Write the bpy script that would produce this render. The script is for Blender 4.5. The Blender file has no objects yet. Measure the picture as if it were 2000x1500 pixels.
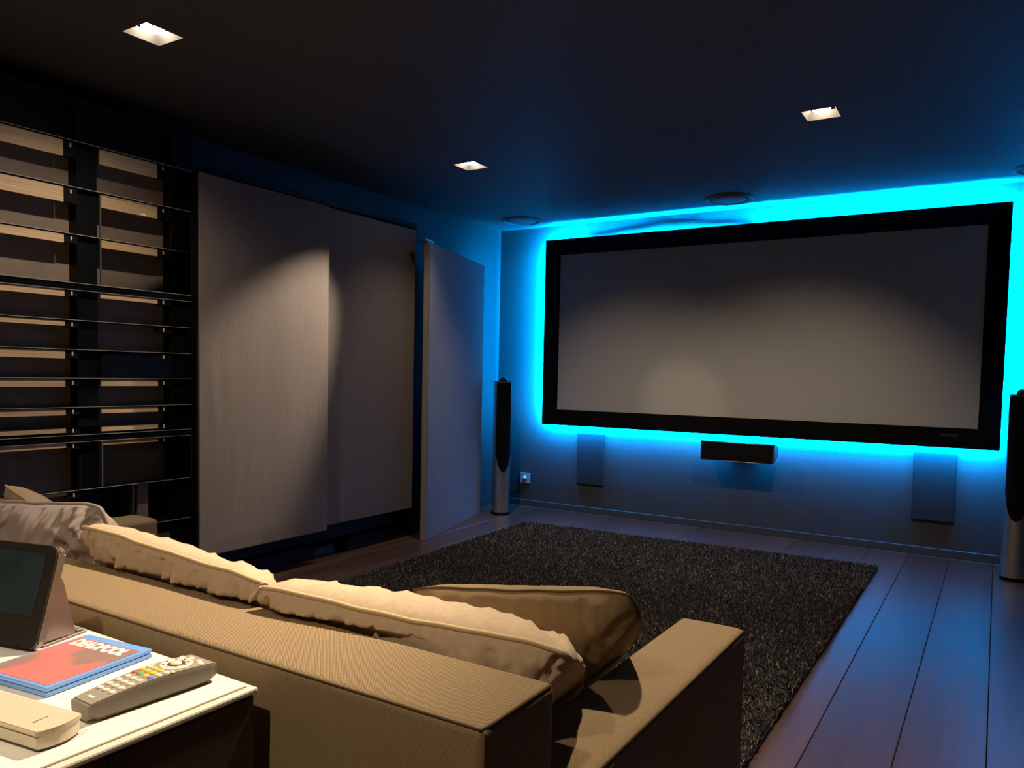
import bpy, bmesh, math, random
import numpy as np
from mathutils import Vector, Matrix, noise
random.seed(7)
S = bpy.context.scene
C = S.collection
PI = math.pi

# ------------------------------------------------------------------ camera, world, exposure
cam_d = bpy.data.cameras.new('camera')
cam = bpy.data.objects.new('camera', cam_d)
C.objects.link(cam)
S.camera = cam


def view_axes(yaw, pitch, roll):
    cy, sy, cp, sp, cr, sr = math.cos(yaw), math.sin(yaw), math.cos(pitch), math.sin(pitch), math.cos(roll), math.sin(roll)
    f = Vector((-sy * cp, cy * cp, sp))
    r = Vector((cy, sy, 0))
    u = r.cross(f)
    return r * cr + u * sr, u * cr - r * sr, f


r_, u_, f_ = view_axes(math.radians(31.93717), math.radians(-3.10245), math.radians(1.18386))
M = Matrix((r_, u_, -f_)).transposed().to_4x4()
M.translation = (3.9127, -6.02547, 1.18188)
cam.matrix_world = M
cam_d.sensor_width = 36
cam_d.lens = 1520.736 / 2000 * 36
cam_d.shift_y = 64.286 / 2000
cam_d.clip_start = 0.02

w = bpy.data.worlds.new('room_air')
S.world = w
w.use_nodes = True
w.node_tree.nodes['Background'].inputs[0].default_value = (0.5, 0.55, 0.6, 1)
w.node_tree.nodes['Background'].inputs[1].default_value = 0.0

S.view_settings.view_transform = 'Standard'
S.view_settings.look = 'None'
S.view_settings.exposure = 0
S.view_settings.gamma = 1
S.view_settings.use_curve_mapping = False
S.cycles.use_denoising = True
S.cycles.max_bounces = 10
S.cycles.sample_clamp_indirect = 6

WARM = (1.0, 0.80, 0.59)
LED = (0.0, 0.285, 1.0)
LED_POWER = 2900.0
# x, y, watts, cone in degrees, added tilted beams (target, watts, cone)
LAMPS = [
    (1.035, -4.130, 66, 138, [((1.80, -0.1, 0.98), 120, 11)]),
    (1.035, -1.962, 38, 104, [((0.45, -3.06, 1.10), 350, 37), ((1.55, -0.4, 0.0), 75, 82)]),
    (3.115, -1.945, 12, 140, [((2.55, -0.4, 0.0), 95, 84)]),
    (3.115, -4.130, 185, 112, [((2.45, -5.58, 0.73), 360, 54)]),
    (1.035, -6.290, 90, 120, []),  # unseen lamp added to light the sofa's rear face
    (3.115, -6.290, 120, 120, []),  # second unseen lamp, added to brighten the sofa's rear face
]
H = 2.485          # ceiling height
XR, YB = 4.476, -7.6


# ------------------------------------------------------------------ materials
def mat(name, base=(0.5, 0.5, 0.5), rough=0.5, metal=0.0, spec=0.5, coat=0.0, sheen=0.0):
    m = bpy.data.materials.new(name)
    m.use_nodes = True
    b = m.node_tree.nodes['Principled BSDF']
    b.inputs['Base Color'].default_value = (*base, 1)
    b.inputs['Roughness'].default_value = rough
    b.inputs['Metallic'].default_value = metal
    b.inputs['Specular IOR Level'].default_value = spec
    b.inputs['Coat Weight'].default_value = coat
    b.inputs['Sheen Weight'].default_value = sheen
    return m


def nd(m, t, **kw):
    n = m.node_tree.nodes.new(t)
    for k, v in kw.items():
        setattr(n, k, v)
    return n


def ln(m, a, b):
    m.node_tree.links.new(a, b)


def coords(m, scale=(1, 1, 1), kind='Object'):
    tc = nd(m, 'ShaderNodeTexCoord')
    mp = nd(m, 'ShaderNodeMapping')
    mp.inputs['Scale'].default_value = scale
    ln(m, tc.outputs[kind], mp.inputs['Vector'])
    return mp.outputs['Vector']


def noisy(m, c1, c2, scale=(1, 1, 1), ns=8.0, detail=4, bump=0.0, dist=0.002, kind='Object', lo=0.3, hi=0.7, rough=None):
    b = m.node_tree.nodes['Principled BSDF']
    v = coords(m, scale, kind)
    n = nd(m, 'ShaderNodeTexNoise')
    n.inputs['Scale'].default_value = ns
    n.inputs['Detail'].default_value = detail
    ln(m, v, n.inputs['Vector'])
    r = nd(m, 'ShaderNodeValToRGB')
    r.color_ramp.elements[0].position = lo
    r.color_ramp.elements[1].position = hi
    r.color_ramp.elements[0].color = (*c1, 1)
    r.color_ramp.elements[1].color = (*c2, 1)
    ln(m, n.outputs['Fac'], r.inputs['Fac'])
    ln(m, r.outputs['Color'], b.inputs['Base Color'])
    if bump:
        bp = nd(m, 'ShaderNodeBump')
        bp.inputs['Strength'].default_value = bump
        bp.inputs['Distance'].default_value = dist
        ln(m, n.outputs['Fac'], bp.inputs['Height'])
        ln(m, bp.outputs['Normal'], b.inputs['Normal'])
    if rough:
        mr = nd(m, 'ShaderNodeMapRange')
        mr.inputs['To Min'].default_value, mr.inputs['To Max'].default_value = rough
        ln(m, n.outputs['Fac'], mr.inputs['Value'])
        ln(m, mr.outputs['Result'], b.inputs['Roughness'])
    return m


def emitter(name, col, strength):
    m = bpy.data.materials.new(name)
    m.use_nodes = True
    nt = m.node_tree
    nt.nodes.clear()
    o = nt.nodes.new('ShaderNodeOutputMaterial')
    e = nt.nodes.new('ShaderNodeEmission')
    e.inputs[0].default_value = (*col, 1)
    e.inputs[1].default_value = strength
    nt.links.new(e.outputs[0], o.inputs[0])
    return m


def weave(name, c1, c2, pitch, rough=0.9, bump=0.5, sheen=0.0):
    """woven cloth: diagonal twill ribs crossed with thread noise"""
    m = mat(name, c1, rough, spec=0.2, sheen=sheen)
    b = m.node_tree.nodes['Principled BSDF']
    v = coords(m)
    w1 = nd(m, 'ShaderNodeTexWave', wave_type='BANDS', bands_direction='DIAGONAL')
    w1.inputs['Scale'].default_value = pitch
    w1.inputs['Distortion'].default_value = 1.5
    w1.inputs['Detail'].default_value = 1
    w1.inputs['Detail Scale'].default_value = 4
    ln(m, v, w1.inputs['Vector'])
    n = nd(m, 'ShaderNodeTexNoise')
    n.inputs['Scale'].default_value = pitch * 4
    n.inputs['Detail'].default_value = 2
    ln(m, v, n.inputs['Vector'])
    mx = nd(m, 'ShaderNodeMath', operation='MULTIPLY_ADD')
    ln(m, w1.outputs['Fac'], mx.inputs[0])
    mx.inputs[1].default_value = 0.5
    mu = nd(m, 'ShaderNodeMath', operation='MULTIPLY')
    ln(m, n.outputs['Fac'], mu.inputs[0])
    mu.inputs[1].default_value = 0.6
    ln(m, mu.outputs[0], mx.inputs[2])
    r = nd(m, 'ShaderNodeValToRGB')
    r.color_ramp.elements[0].position = 0.25
    r.color_ramp.elements[1].position = 0.75
    r.color_ramp.elements[0].color = (*c1, 1)
    r.color_ramp.elements[1].color = (*c2, 1)
    ln(m, mx.outputs[0], r.inputs['Fac'])
    ln(m, r.outputs['Color'], b.inputs['Base Color'])
    bp = nd(m, 'ShaderNodeBump')
    bp.inputs['Strength'].default_value = bump
    bp.inputs['Distance'].default_value = 0.0015
    ln(m, mx.outputs[0], bp.inputs['Height'])
    ln(m, bp.outputs['Normal'], b.inputs['Normal'])
    return m


M_WALL = noisy(mat('charcoal_paint', rough=0.55, spec=0.35), (0.050, 0.047, 0.044), (0.058, 0.054, 0.050), ns=60, bump=0.08, dist=0.0006)
M_CEIL = noisy(mat('ceiling_paint', rough=0.6, spec=0.3), (0.082, 0.079, 0.075), (0.092, 0.088, 0.083), ns=50, bump=0.05, dist=0.0006)
M_SUB = mat('subfloor', (0.012, 0.009, 0.007), 0.9)


def wood_floor(name, k):
    m = mat(name, rough=0.36, spec=0.5, coat=0.8)
    m.node_tree.nodes['Principled BSDF'].inputs['Coat Roughness'].default_value = 0.34
    noisy(m, (0.080 * k, 0.042 * k, 0.028 * k), (0.140 * k, 0.076 * k, 0.050 * k), scale=(9, 0.7, 9), ns=3.0, detail=8, bump=0.12, dist=0.0015, rough=(0.26, 0.42))
    return m


M_PLANK = [wood_floor('walnut_plank_%s' % n, k) for n, k in (('mid', 1.0), ('dark', 0.85), ('light', 1.15))]
M_BLACK = mat('matt_black', (0.0035, 0.0035, 0.004), 0.7, spec=0.2)
M_VELVET = noisy(mat('black_velvet', rough=0.95, spec=0.1), (0.0035, 0.0035, 0.004), (0.006, 0.006, 0.007), ns=300)
M_SCREEN = noisy(mat('screen_fabric', rough=0.75, spec=0.3), (0.42, 0.41, 0.39), (0.45, 0.44, 0.42), ns=420, detail=2, bump=0.1, dist=0.0005)
M_LED = emitter('cyan_led', LED, LED_POWER)
M_LED_LOW = emitter('cyan_led_low', LED, LED_POWER * 1.9)
M_LED_SIDE = emitter('cyan_led_side', LED, LED_POWER * 3.6)
M_LED_OUT = emitter('cyan_led_rim', LED, LED_POWER * 0.3)
M_LAMP = emitter('lamp_glass', (1.0, 0.88, 0.70), 30)
M_RECESS = mat('white_recess', (0.62, 0.56, 0.50), 0.5)
M_RECESS_D = mat('lamp_seat', (0.10, 0.085, 0.07), 0.5)
M_PANEL = noisy(mat('taupe_cloth', rough=0.75, spec=0.35, sheen=0.1), (0.170, 0.142, 0.130), (0.206, 0.174, 0.160), scale=(30, 30, 1.2), ns=5.0, detail=6, bump=0.25, dist=0.0012)
M_PANEL_B = noisy(mat('grey_cloth', rough=0.8, spec=0.3), (0.30, 0.33, 0.37), (0.35, 0.38, 0.42), scale=(30, 30, 1.2), ns=5.0, detail=6, bump=0.2, dist=0.0012)
M_EDGE = noisy(mat('pale_panel_edge', rough=0.7), (0.30, 0.27, 0.23), (0.36, 0.33, 0.28), ns=30)
M_DARKWOOD = noisy(mat('dark_wood', rough=0.45), (0.042, 0.027, 0.020), (0.064, 0.041, 0.030), scale=(1, 1, 12), ns=6, detail=6)
M_PLINTH = noisy(mat('plinth_black', rough=0.7, spec=0.15), (0.006, 0.008, 0.008), (0.010, 0.012, 0.012), ns=10)
M_PLINTH_G = mat('plinth_grey', (0.045, 0.050, 0.052), 0.55)
M_POST = mat('post_black', (0.0025, 0.003, 0.003), 0.5, spec=0.2)
M_GLOSS = mat('black_gloss', (0.006, 0.006, 0.007), 0.08, spec=0.6)
M_BACK = noisy(mat('brown_back_panel', rough=0.5), (0.24, 0.19, 0.155), (0.29, 0.23, 0.19), ns=20)
M_STRIP = noisy(mat('pale_wood_strip', rough=0.5), (0.58, 0.41, 0.25), (0.78, 0.58, 0.37), scale=(1, 0.6, 40), ns=4.0, detail=6)
M_CHROME = mat('chrome_edge', (0.75, 0.73, 0.70), 0.36, metal=1.0)
M_STEEL = mat('brushed_steel', (0.62, 0.61, 0.60), 0.38, metal=1.0)
M_LIP = mat('frosted_glass_lip', (0.46, 0.44, 0.40), 0.25)
M_CLIP = mat('white_clip', (0.75, 0.72, 0.66), 0.4)
M_SOFA = weave('olive_weave', (0.125, 0.084, 0.042), (0.350, 0.252, 0.140), 210, bump=0.6)
M_SEAM = mat('sofa_seam', (0.085, 0.058, 0.028), 0.9, spec=0.1)
M_TAN = noisy(mat('tan_canvas', rough=0.9, spec=0.15, sheen=0.1), (0.45, 0.34, 0.225), (0.51, 0.39, 0.26), ns=90, detail=3, bump=0.12, dist=0.001)
M_TANPIPE = mat('tan_piping', (0.50, 0.37, 0.21), 0.85, spec=0.15)
M_LAV = noisy(mat('mauve_canvas', rough=0.9, spec=0.15, sheen=0.1), (0.38, 0.31, 0.28), (0.43, 0.355, 0.32), ns=90, detail=3, bump=0.12, dist=0.001)
M_LAVPIPE = mat('mauve_piping', (0.36, 0.29, 0.26), 0.85, spec=0.15)
M_TABLE = mat('white_lacquer', (0.80, 0.76, 0.68), 0.25)
M_TABLEEDGE = mat('table_edge_trim', (0.62, 0.56, 0.46), 0.3)
M_RUGBASE = mat('rug_backing', (0.012, 0.010, 0.010), 0.95)


def rug_mat():
    m = mat('shaggy_yarn', rough=0.85, spec=0.25, sheen=0.2)
    b = m.node_tree.nodes['Principled BSDF']
    a = nd(m, 'ShaderNodeAttribute', attribute_name='tint')
    r = nd(m, 'ShaderNodeValToRGB')
    e = r.color_ramp.elements
    e[0].position, e[0].color = 0.0, (0.018, 0.014, 0.014, 1)
    e[1].position, e[1].color = 1.0, (0.36, 0.31, 0.29, 1)
    x = r.color_ramp.elements.new(0.80)
    x.color = (0.056, 0.049, 0.052, 1)
    ln(m, a.outputs['Fac'], r.inputs['Fac'])
    ln(m, r.outputs['Color'], b.inputs['Base Color'])
    return m


M_RUG = rug_mat()


def glass_mat():
    m = bpy.data.materials.new('smoked_glass')
    m.use_nodes = True
    nt = m.node_tree
    nt.nodes.clear()
    o = nt.nodes.new('ShaderNodeOutputMaterial')
    t = nt.nodes.new('ShaderNodeBsdfTransparent')
    t.inputs[0].default_value = (0.96, 0.96, 0.95, 1)
    g = nt.nodes.new('ShaderNodeBsdfGlossy')
    g.inputs['Roughness'].default_value = 0.03
    f = nt.nodes.new('ShaderNodeFresnel')
    f.inputs[0].default_value = 1.25
    mx = nt.nodes.new('ShaderNodeMixShader')
    nt.links.new(f.outputs[0], mx.inputs[0])
    nt.links.new(t.outputs[0], mx.inputs[1])
    nt.links.new(g.outputs[0], mx.inputs[2])
    nt.links.new(mx.outputs[0], o.inputs[0])
    return m


M_GLASS = glass_mat()


# ------------------------------------------------------------------ mesh helpers
def link(name, me, m, parent=None, local=False, smooth=False):
    """one mesh object whose origin is the middle of its shape; vertices arrive in world (or parent-local) coordinates"""
    n = len(me.vertices)
    co = np.empty(n * 3, np.float32)
    me.vertices.foreach_get('co', co)
    co = co.reshape(-1, 3)
    mid = (co.min(0) + co.max(0)) / 2
    me.vertices.foreach_set('co', (co - mid).ravel())
    me.update()
    if m is not None:
        for k in (m if isinstance(m, (list, tuple)) else [m]):
            me.materials.append(k)
    if smooth:
        me.polygons.foreach_set('use_smooth', [True] * len(me.polygons))
    o = bpy.data.objects.new(name, me)
    C.objects.link(o)
    o.location = [float(q) for q in mid]
    if parent is not None:
        o.parent = parent
        if not local:
            root = Vector((0, 0, 0))
            p = parent
            while p is not None:
                root += p.location
                if p.get('_abs'):
                    pass
                p = p.parent
            o.location = Vector([float(q) for q in mid]) - root
    return o


def bm_obj(name, bm, m, parent=None, local=False, smooth=False):
    me = bpy.data.meshes.new(name)
    bmesh.ops.recalc_face_normals(bm, faces=bm.faces)
    bm.to_mesh(me)
    bm.free()
    return link(name, me, m, parent, local, smooth)


def add_box(bm, lo, hi, bevel=0.0, seg=2):
    b2 = bmesh.new()
    bmesh.ops.create_cube(b2, size=1)
    for v in b2.verts:
        v.co = Vector([lo[i] + (v.co[i] + 0.5) * (hi[i] - lo[i]) for i in range(3)])
    if bevel:
        bmesh.ops.bevel(b2, geom=b2.edges[:], offset=bevel, segments=seg, profile=0.5, affect='EDGES')
    me = bpy.data.meshes.new('tmp')
    b2.to_mesh(me)
    b2.free()
    bm.from_mesh(me)
    bpy.data.meshes.remove(me)


def box(name, lo, hi, m, parent=None, bevel=0.0, seg=2, local=False, smooth=False):
    bm = bmesh.new()
    add_box(bm, lo, hi, bevel, seg)
    return bm_obj(name, bm, m, parent, local, smooth)


def add_prism(bm, poly, axis, a, b):
    """extrude a 2D polygon along an axis (0,1,2) from a to b"""
    def p3(q, t):
        l = list(q)
        l.insert(axis, t)
        return l
    va = [bm.verts.new(p3(q, a)) for q in poly]
    vb = [bm.verts.new(p3(q, b)) for q in poly]
    bm.faces.new(va)
    bm.faces.new(vb[::-1])
    n = len(poly)
    for i in range(n):
        bm.faces.new((va[i], vb[i], vb[(i + 1) % n], va[(i + 1) % n]))


def add_tube(bm, pts, r, n=8, closed=False):
    pts = [Vector(p) for p in pts]
    N = len(pts)
    rings = []
    up = Vector((0, 0, 1))
    for i, p in enumerate(pts):
        a = pts[(i - 1) % N] if (closed or i > 0) else p
        b = pts[(i + 1) % N] if (closed or i < N - 1) else p
        t = (b - a).normalized()
        x = t.cross(up)
        if x.length < 1e-3:
            x = t.cross(Vector((0, 1, 0)))
        x.normalize()
        y = x.cross(t).normalized()
        rings.append([bm.verts.new(p + x * (r * math.cos(2 * PI * k / n)) + y * (r * math.sin(2 * PI * k / n))) for k in range(n)])
    for i in range(N if closed else N - 1):
        A, B = rings[i], rings[(i + 1) % N]
        for k in range(n):
            bm.faces.new((A[k], A[(k + 1) % n], B[(k + 1) % n], B[k]))
    if not closed:
        bm.faces.new(rings[0][::-1])
        bm.faces.new(rings[-1])


def tube(name, pts, r, m, parent=None, n=8, closed=False, local=False):
    bm = bmesh.new()
    add_tube(bm, pts, r, n, closed)
    return bm_obj(name, bm, m, parent, local, smooth=True)


def add_lathe(bm, prof, n=40, c=(0, 0, 0)):
    rings = []
    for r, z in prof:
        if r < 1e-6:
            rings.append([bm.verts.new((c[0], c[1], c[2] + z))])
        else:
            rings.append([bm.verts.new((c[0] + r * math.cos(2 * PI * k / n), c[1] + r * math.sin(2 * PI * k / n), c[2] + z)) for k in range(n)])
    for A, B in zip(rings, rings[1:]):
        for k in range(n):
            q = [A[k % len(A)], A[(k + 1) % len(A)], B[(k + 1) % len(B)], B[k % len(B)]]
            u = []
            for v in q:
                if v not in u:
                    u.append(v)
            if len(u) > 2:
                bm.faces.new(u)


def tag(o, label, cat, group=None):
    o['label'] = label
    o['category'] = cat
    if group:
        o['group'] = group
    return o


def thing(name, loc, label, cat, group=None, rotz=0.0):
    o = bpy.data.objects.new(name, None)
    C.objects.link(o)
    o.location = loc
    o.rotation_euler = (0, 0, rotz)
    return tag(o, label, cat, group)


def struct(o):
    o['kind'] = 'structure'
    return o


def dup(root, loc, label, rotz=None):
    r = root.copy()
    C.objects.link(r)
    r.location = loc
    if rotz is not None:
        r.rotation_euler = (0, 0, rotz)
    r['label'] = label
    for ch in list(root.children):
        c = ch.copy()
        C.objects.link(c)
        c.parent = r
        for g in list(ch.children):
            d = g.copy()
            C.objects.link(d)
            d.parent = c
    return r


# ------------------------------------------------------------------ room shell
struct(box('wall_left', (-0.12, YB - 0.12, 0), (0, 0.12, H + 0.15), M_WALL))
struct(box('wall_front', (0, 0, 0), (XR, 0.12, H + 0.15), M_WALL))
struct(box('wall_right', (XR, YB - 0.12, 0), (XR + 0.12, 0.12, H + 0.15), M_WALL))
struct(box('wall_back', (0, YB - 0.12, 0), (XR, YB, H + 0.15), M_WALL))
struct(box('baseboard_front', (0.014, -0.014, 0.0), (XR, 0, 0.056), M_WALL, bevel=0.003, seg=1))
struct(box('baseboard_left', (0, -1.60, 0.0), (0.014, 0, 0.056), M_WALL, bevel=0.003, seg=1))

floor = struct(box('floor', (-0.12, YB - 0.12, -0.10), (XR + 0.12, 0.12, -0.012), M_SUB))
PW, PL = 0.2475, 5.2
plank_me = {}
k0 = 3.439
cols = [k0 + (i - 14) * PW for i in range(20)]
for ci, x0 in enumerate(cols):
    xa, xb = max(x0, 0.001), min(x0 + PW, XR - 0.001)
    if xb - xa < 0.02:
        continue
    y = -0.002 - (5.0, 4.7, 5.2, 4.85, 5.1)[ci % 5]
    ends = [-0.002]
    while y > YB:
        if y < -0.3:
            ends.append(y)
        y -= PL
    ends.append(YB + 0.002)
    for j in range(len(ends) - 1):
        ya, yb = ends[j + 1] + 0.0012, ends[j] - 0.0012
        if yb - ya < 0.05:
            continue
        bm = bmesh.new()
        add_box(bm, (xa + 0.0013, ya, -0.012), (xb - 0.0013, yb, 0.0), 0.0016, 1)
        bm_obj('plank', bm, M_PLANK[(ci * 2 + j) % 3], floor)

# ceiling plate with square holes for the recessed lamps
HO = 0.079
bm = bmesh.new()
xs = sorted({-0.12, XR + 0.12} | {l[0] + s * HO for l in LAMPS for s in (-1, 1)})
ys = sorted({YB - 0.12, 0.12} | {l[1] + s * HO for l in LAMPS for s in (-1, 1)})
vg = {}
for i in range(len(xs) - 1):
    for j in range(len(ys) - 1):
        cx, cy = (xs[i] + xs[i + 1]) / 2, (ys[j] + ys[j + 1]) / 2
        if any(abs(cx - l[0]) < HO and abs(cy - l[1]) < HO for l in LAMPS):
            continue
        q = []
        for a, b in ((i, j), (i, j + 1), (i + 1, j + 1), (i + 1, j)):
            if (a, b) not in vg:
                vg[(a, b)] = bm.verts.new((xs[a], ys[b], H))
            q.append(vg[(a, b)])
        bm.faces.new(q)
ex = bmesh.ops.extrude_face_region(bm, geom=bm.faces[:])
for v in [e for e in ex['geom'] if isinstance(e, bmesh.types.BMVert)]:
    v.co.z += 0.012
struct(bm_obj('ceiling', bm, M_CEIL))
struct(box('ceiling', (-0.12, YB - 0.12, H + 0.10), (XR + 0.12, 0.12, H + 0.15), M_BLACK))

# ------------------------------------------------------------------ recessed ceiling lamps
LAMP_LABEL = ['recessed square downlight with bright disc, nearest the shelf unit in the upper left',
              'recessed square downlight in ceiling above the tall taupe panels',
              'recessed square downlight in ceiling in front of the screen, right one',
              'recessed square downlight in ceiling above the sofa end',
              'unseen square downlight added in ceiling behind the console table, left one',
              'unseen square downlight added in ceiling behind the console table, right one']
for li, (lx, ly, watts, cone, beams) in enumerate(LAMPS):
    t = thing('downlight', (lx, ly, H), LAMP_LABEL[li], 'ceiling light', 'recessed square downlights')
    bm = bmesh.new()
    a, b, z1 = HO - 0.001, 0.056, 0.034
    lo = [bm.verts.new((s * a, q * a, 0.0)) for s, q in ((-1, -1), (1, -1), (1, 1), (-1, 1))]
    hi = [bm.verts.new((s * b, q * b, z1)) for s, q in ((-1, -1), (1, -1), (1, 1), (-1, 1))]
    for i in range(4):
        bm.faces.new((lo[i], hi[i], hi[(i + 1) % 4], lo[(i + 1) % 4]))
    sol = bmesh.ops.solidify(bm, geom=bm.faces[:], thickness=-0.0015)
    bm_obj('recess_trim', bm, M_RECESS, t, local=True)
    bm = bmesh.new()
    add_lathe(bm, [(0.0, z1 + 0.004), (0.07, z1 + 0.004), (0.07, z1 + 0.001), (0.0, z1 + 0.001)], 4)
    bm_obj('lamp_seat', bm, M_RECESS_D, t, local=True)
    bm = bmesh.new()
    add_lathe(bm, [(0.0, 0.0345), (0.043, 0.0345), (0.043, 0.022), (0.036, 0.018), (0.0, 0.017)], 32)
    bm_obj('lamp', bm, M_LAMP, t, local=True, smooth=True)
    if li == 0:
        box('spring_clip', (0.090, -0.066, -0.012), (0.096, -0.060, 0.0), M_CLIP, t, 0.002, 1, local=True)

    def spot(nm, target, e, size, blend, rad):
        d = bpy.data.lights.new(nm, 'SPOT')
        d.energy, d.color, d.spot_size, d.spot_blend, d.shadow_soft_size = e, WARM, math.radians(size), blend, rad
        o = bpy.data.objects.new(nm, d)
        C.objects.link(o)
        o.location = (0, 0, 0.012)
        o.parent = t
        v = Vector(target) - Vector((lx, ly, H + 0.012))
        o.rotation_euler = v.to_track_quat('-Z', 'Y').to_euler()
    spot('lamp_light', (lx, ly, 0), watts, cone, 0.9, 0.02)
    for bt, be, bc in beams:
        spot('added_beam', bt, be, bc, 0.85, 0.02)  # extra spots added for the bright areas on panel, screen and table

# ------------------------------------------------------------------ ceiling loudspeakers
M_CSPK = mat('ceiling_speaker_grey', (0.16, 0.155, 0.15), 0.5)


def ceiling_speaker(x, y, label):
    t = thing('ceiling_speaker', (x, y, H), label, 'ceiling speaker', 'round speakers set in the ceiling by the screen')
    bm = bmesh.new()
    add_lathe(bm, [(0.172, 0.0), (0.172, -0.008), (0.160, -0.014), (0.150, -0.012), (0.140, -0.003), (0.140, 0.0)], 56)
    bm_obj('outer_ring', bm, M_CSPK, t, local=True, smooth=True)
    bm = bmesh.new()
    add_lathe(bm, [(0.139, -0.001), (0.136, -0.004), (0.124, -0.004), (0.121, -0.001)], 56)
    bm_obj('gap_ring', bm, M_BLACK, t, local=True, smooth=True)
    bm = bmesh.new()
    add_lathe(bm, [(0.120, -0.001), (0.119, -0.010), (0.112, -0.012), (0.0, -0.012), (0.0, -0.001)], 56)
    bm_obj('grille', bm, M_CSPK, t, local=True, smooth=True)
    return t


ceiling_speaker(0.428, -0.345, 'round ceiling speaker in the far left corner above the tower speaker')
ceiling_speaker(2.197, -0.368, 'round ceiling speaker above the middle of the screen')
ceiling_speaker(4.094, -0.345, 'round ceiling speaker cut by the right edge of the photo')
hk = thing('ceiling_sensor', (0.33, -0.22, H), 'tiny pale sensor under ceiling beside the far left ceiling speaker', 'sensor')
box('foot', (-0.010, -0.010, -0.006), (0.010, 0.010, 0), M_STEEL, hk, 0.002, 1, local=True)
bm = bmesh.new()
add_tube(bm, [(0, 0, -0.006), (0.006, 0, -0.014), (0.020, 0, -0.016)], 0.0035)
bm_obj('pin', bm, M_STEEL, hk, local=True, smooth=True)

# ------------------------------------------------------------------ projection screen
X0, X1, Z0, Z1 = 0.538, 3.938, 0.757, 2.345
IX0, IX1, IZ0, IZ1 = 0.682, 3.810, 0.890, 2.212
YF, YK = -0.120, -0.092
sc = thing('projection_screen', ((X0 + X1) / 2, -0.09, Z0), 'wide grey projection screen in black velvet frame with cyan backlight', 'screen')


def rail(poly):
    bm = bmesh.new()
    add_prism(bm, poly, 1, YF, YK)
    bmesh.ops.bevel(bm, geom=[e for e in bm.edges], offset=0.004, segments=2, affect='EDGES')
    return bm_obj('frame_rail', bm, M_VELVET, sc)


rail([(X0, Z1), (X1, Z1), (IX1, IZ1), (IX0, IZ1)])
rail([(X0, Z0), (IX0, IZ0), (IX1, IZ0), (X1, Z0)])
rail([(X0, Z0), (X0, Z1), (IX0, IZ1), (IX0, IZ0)])
rail([(X1, Z0), (IX1, IZ0), (IX1, IZ1), (X1, Z1)])
box('screen_surface', (IX0 - 0.01, -0.108, IZ0 - 0.01), (IX1 + 0.01, -0.097, IZ1 + 0.01), M_SCREEN, sc)
box('back_board', (IX0 - 0.02, -0.0915, IZ0 - 0.02), (IX1 + 0.02, -0.080, IZ1 + 0.02), M_BLACK, sc)
M_BADGE = mat('badge_grey', (0.05, 0.055, 0.06), 0.35, metal=0.6)
bm = bmesh.new()
for i, (a, h_) in enumerate(((0, .014), (.010, .009), (.019, .009), (.028, .012), (.037, .009))):
    add_box(bm, (0.742 + a, YF - 0.002, 0.822), (0.749 + a, YF + 0.001, 0.822 + h_))
bm_obj('badge', bm, M_BADGE, sc)
box('maker_plate', (3.600, YF - 0.003, 0.832), (3.705, YF + 0.001, 0.850), M_BADGE, sc, 0.001, 1)
LO, LI, LY0, LY1 = 0.017, 0.035, -0.0915, -0.0825
def tape(lo, hi, m, out=0):
    """a tape whose lit side faces the wall, with a weaker lit rim on its outer side"""
    o = box('light_strip', lo, hi, [M_BLACK, m, M_LED_OUT], sc)
    for p in o.data.polygons:
        p.material_index = 1 if p.normal.y > 0.5 else (2 if out and p.normal.x * out > 0.5 else 0)


box('light_strip', (X0 + 0.02, LY0, Z1 - LO - 0.010), (X1 - 0.02, LY1, Z1 - LO), M_LED, sc)
tape((X0 + LI, LY0, Z0 + LI), (X1 - LI, -0.070, Z0 + LI + 0.010), M_LED_LOW)
tape((X0 + LO, LY0, Z0 + 0.05), (X0 + LO + 0.010, -0.076, Z1 - 0.04), M_LED_SIDE, -1)
tape((X1 - LO - 0.010, LY0, Z0 + 0.05), (X1 - LO, -0.076, Z1 - 0.04), M_LED_SIDE, 1)
for bx in (0.9, 3.55):
    box('wall_bracket', (bx - 0.04, -0.080, 1.9), (bx + 0.04, 0.0, 2.0), M_BLACK, sc, 0.003, 1)
# unseen cable added behind the frame top to shade the wall above
pts = []
for i in range(49):
    q = i / 48
    up = math.sin(PI * q) ** 0.6
    pts.append((0.85 + 1.45 * q, -0.0720 + 0.002 * math.sin(q * 9), 2.3320 + 0.0090 * up + 0.0012 * math.sin(q * 31)))
tube('cable', pts, 0.0062, M_BLACK, sc, 8)
tube('cable', [(2.33, -0.070, 0.765), (2.36, -0.068, 0.735), (2.41, -0.066, 0.722), (2.45, -0.06, 0.72)], 0.002, M_BLACK, sc, 6)

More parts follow.
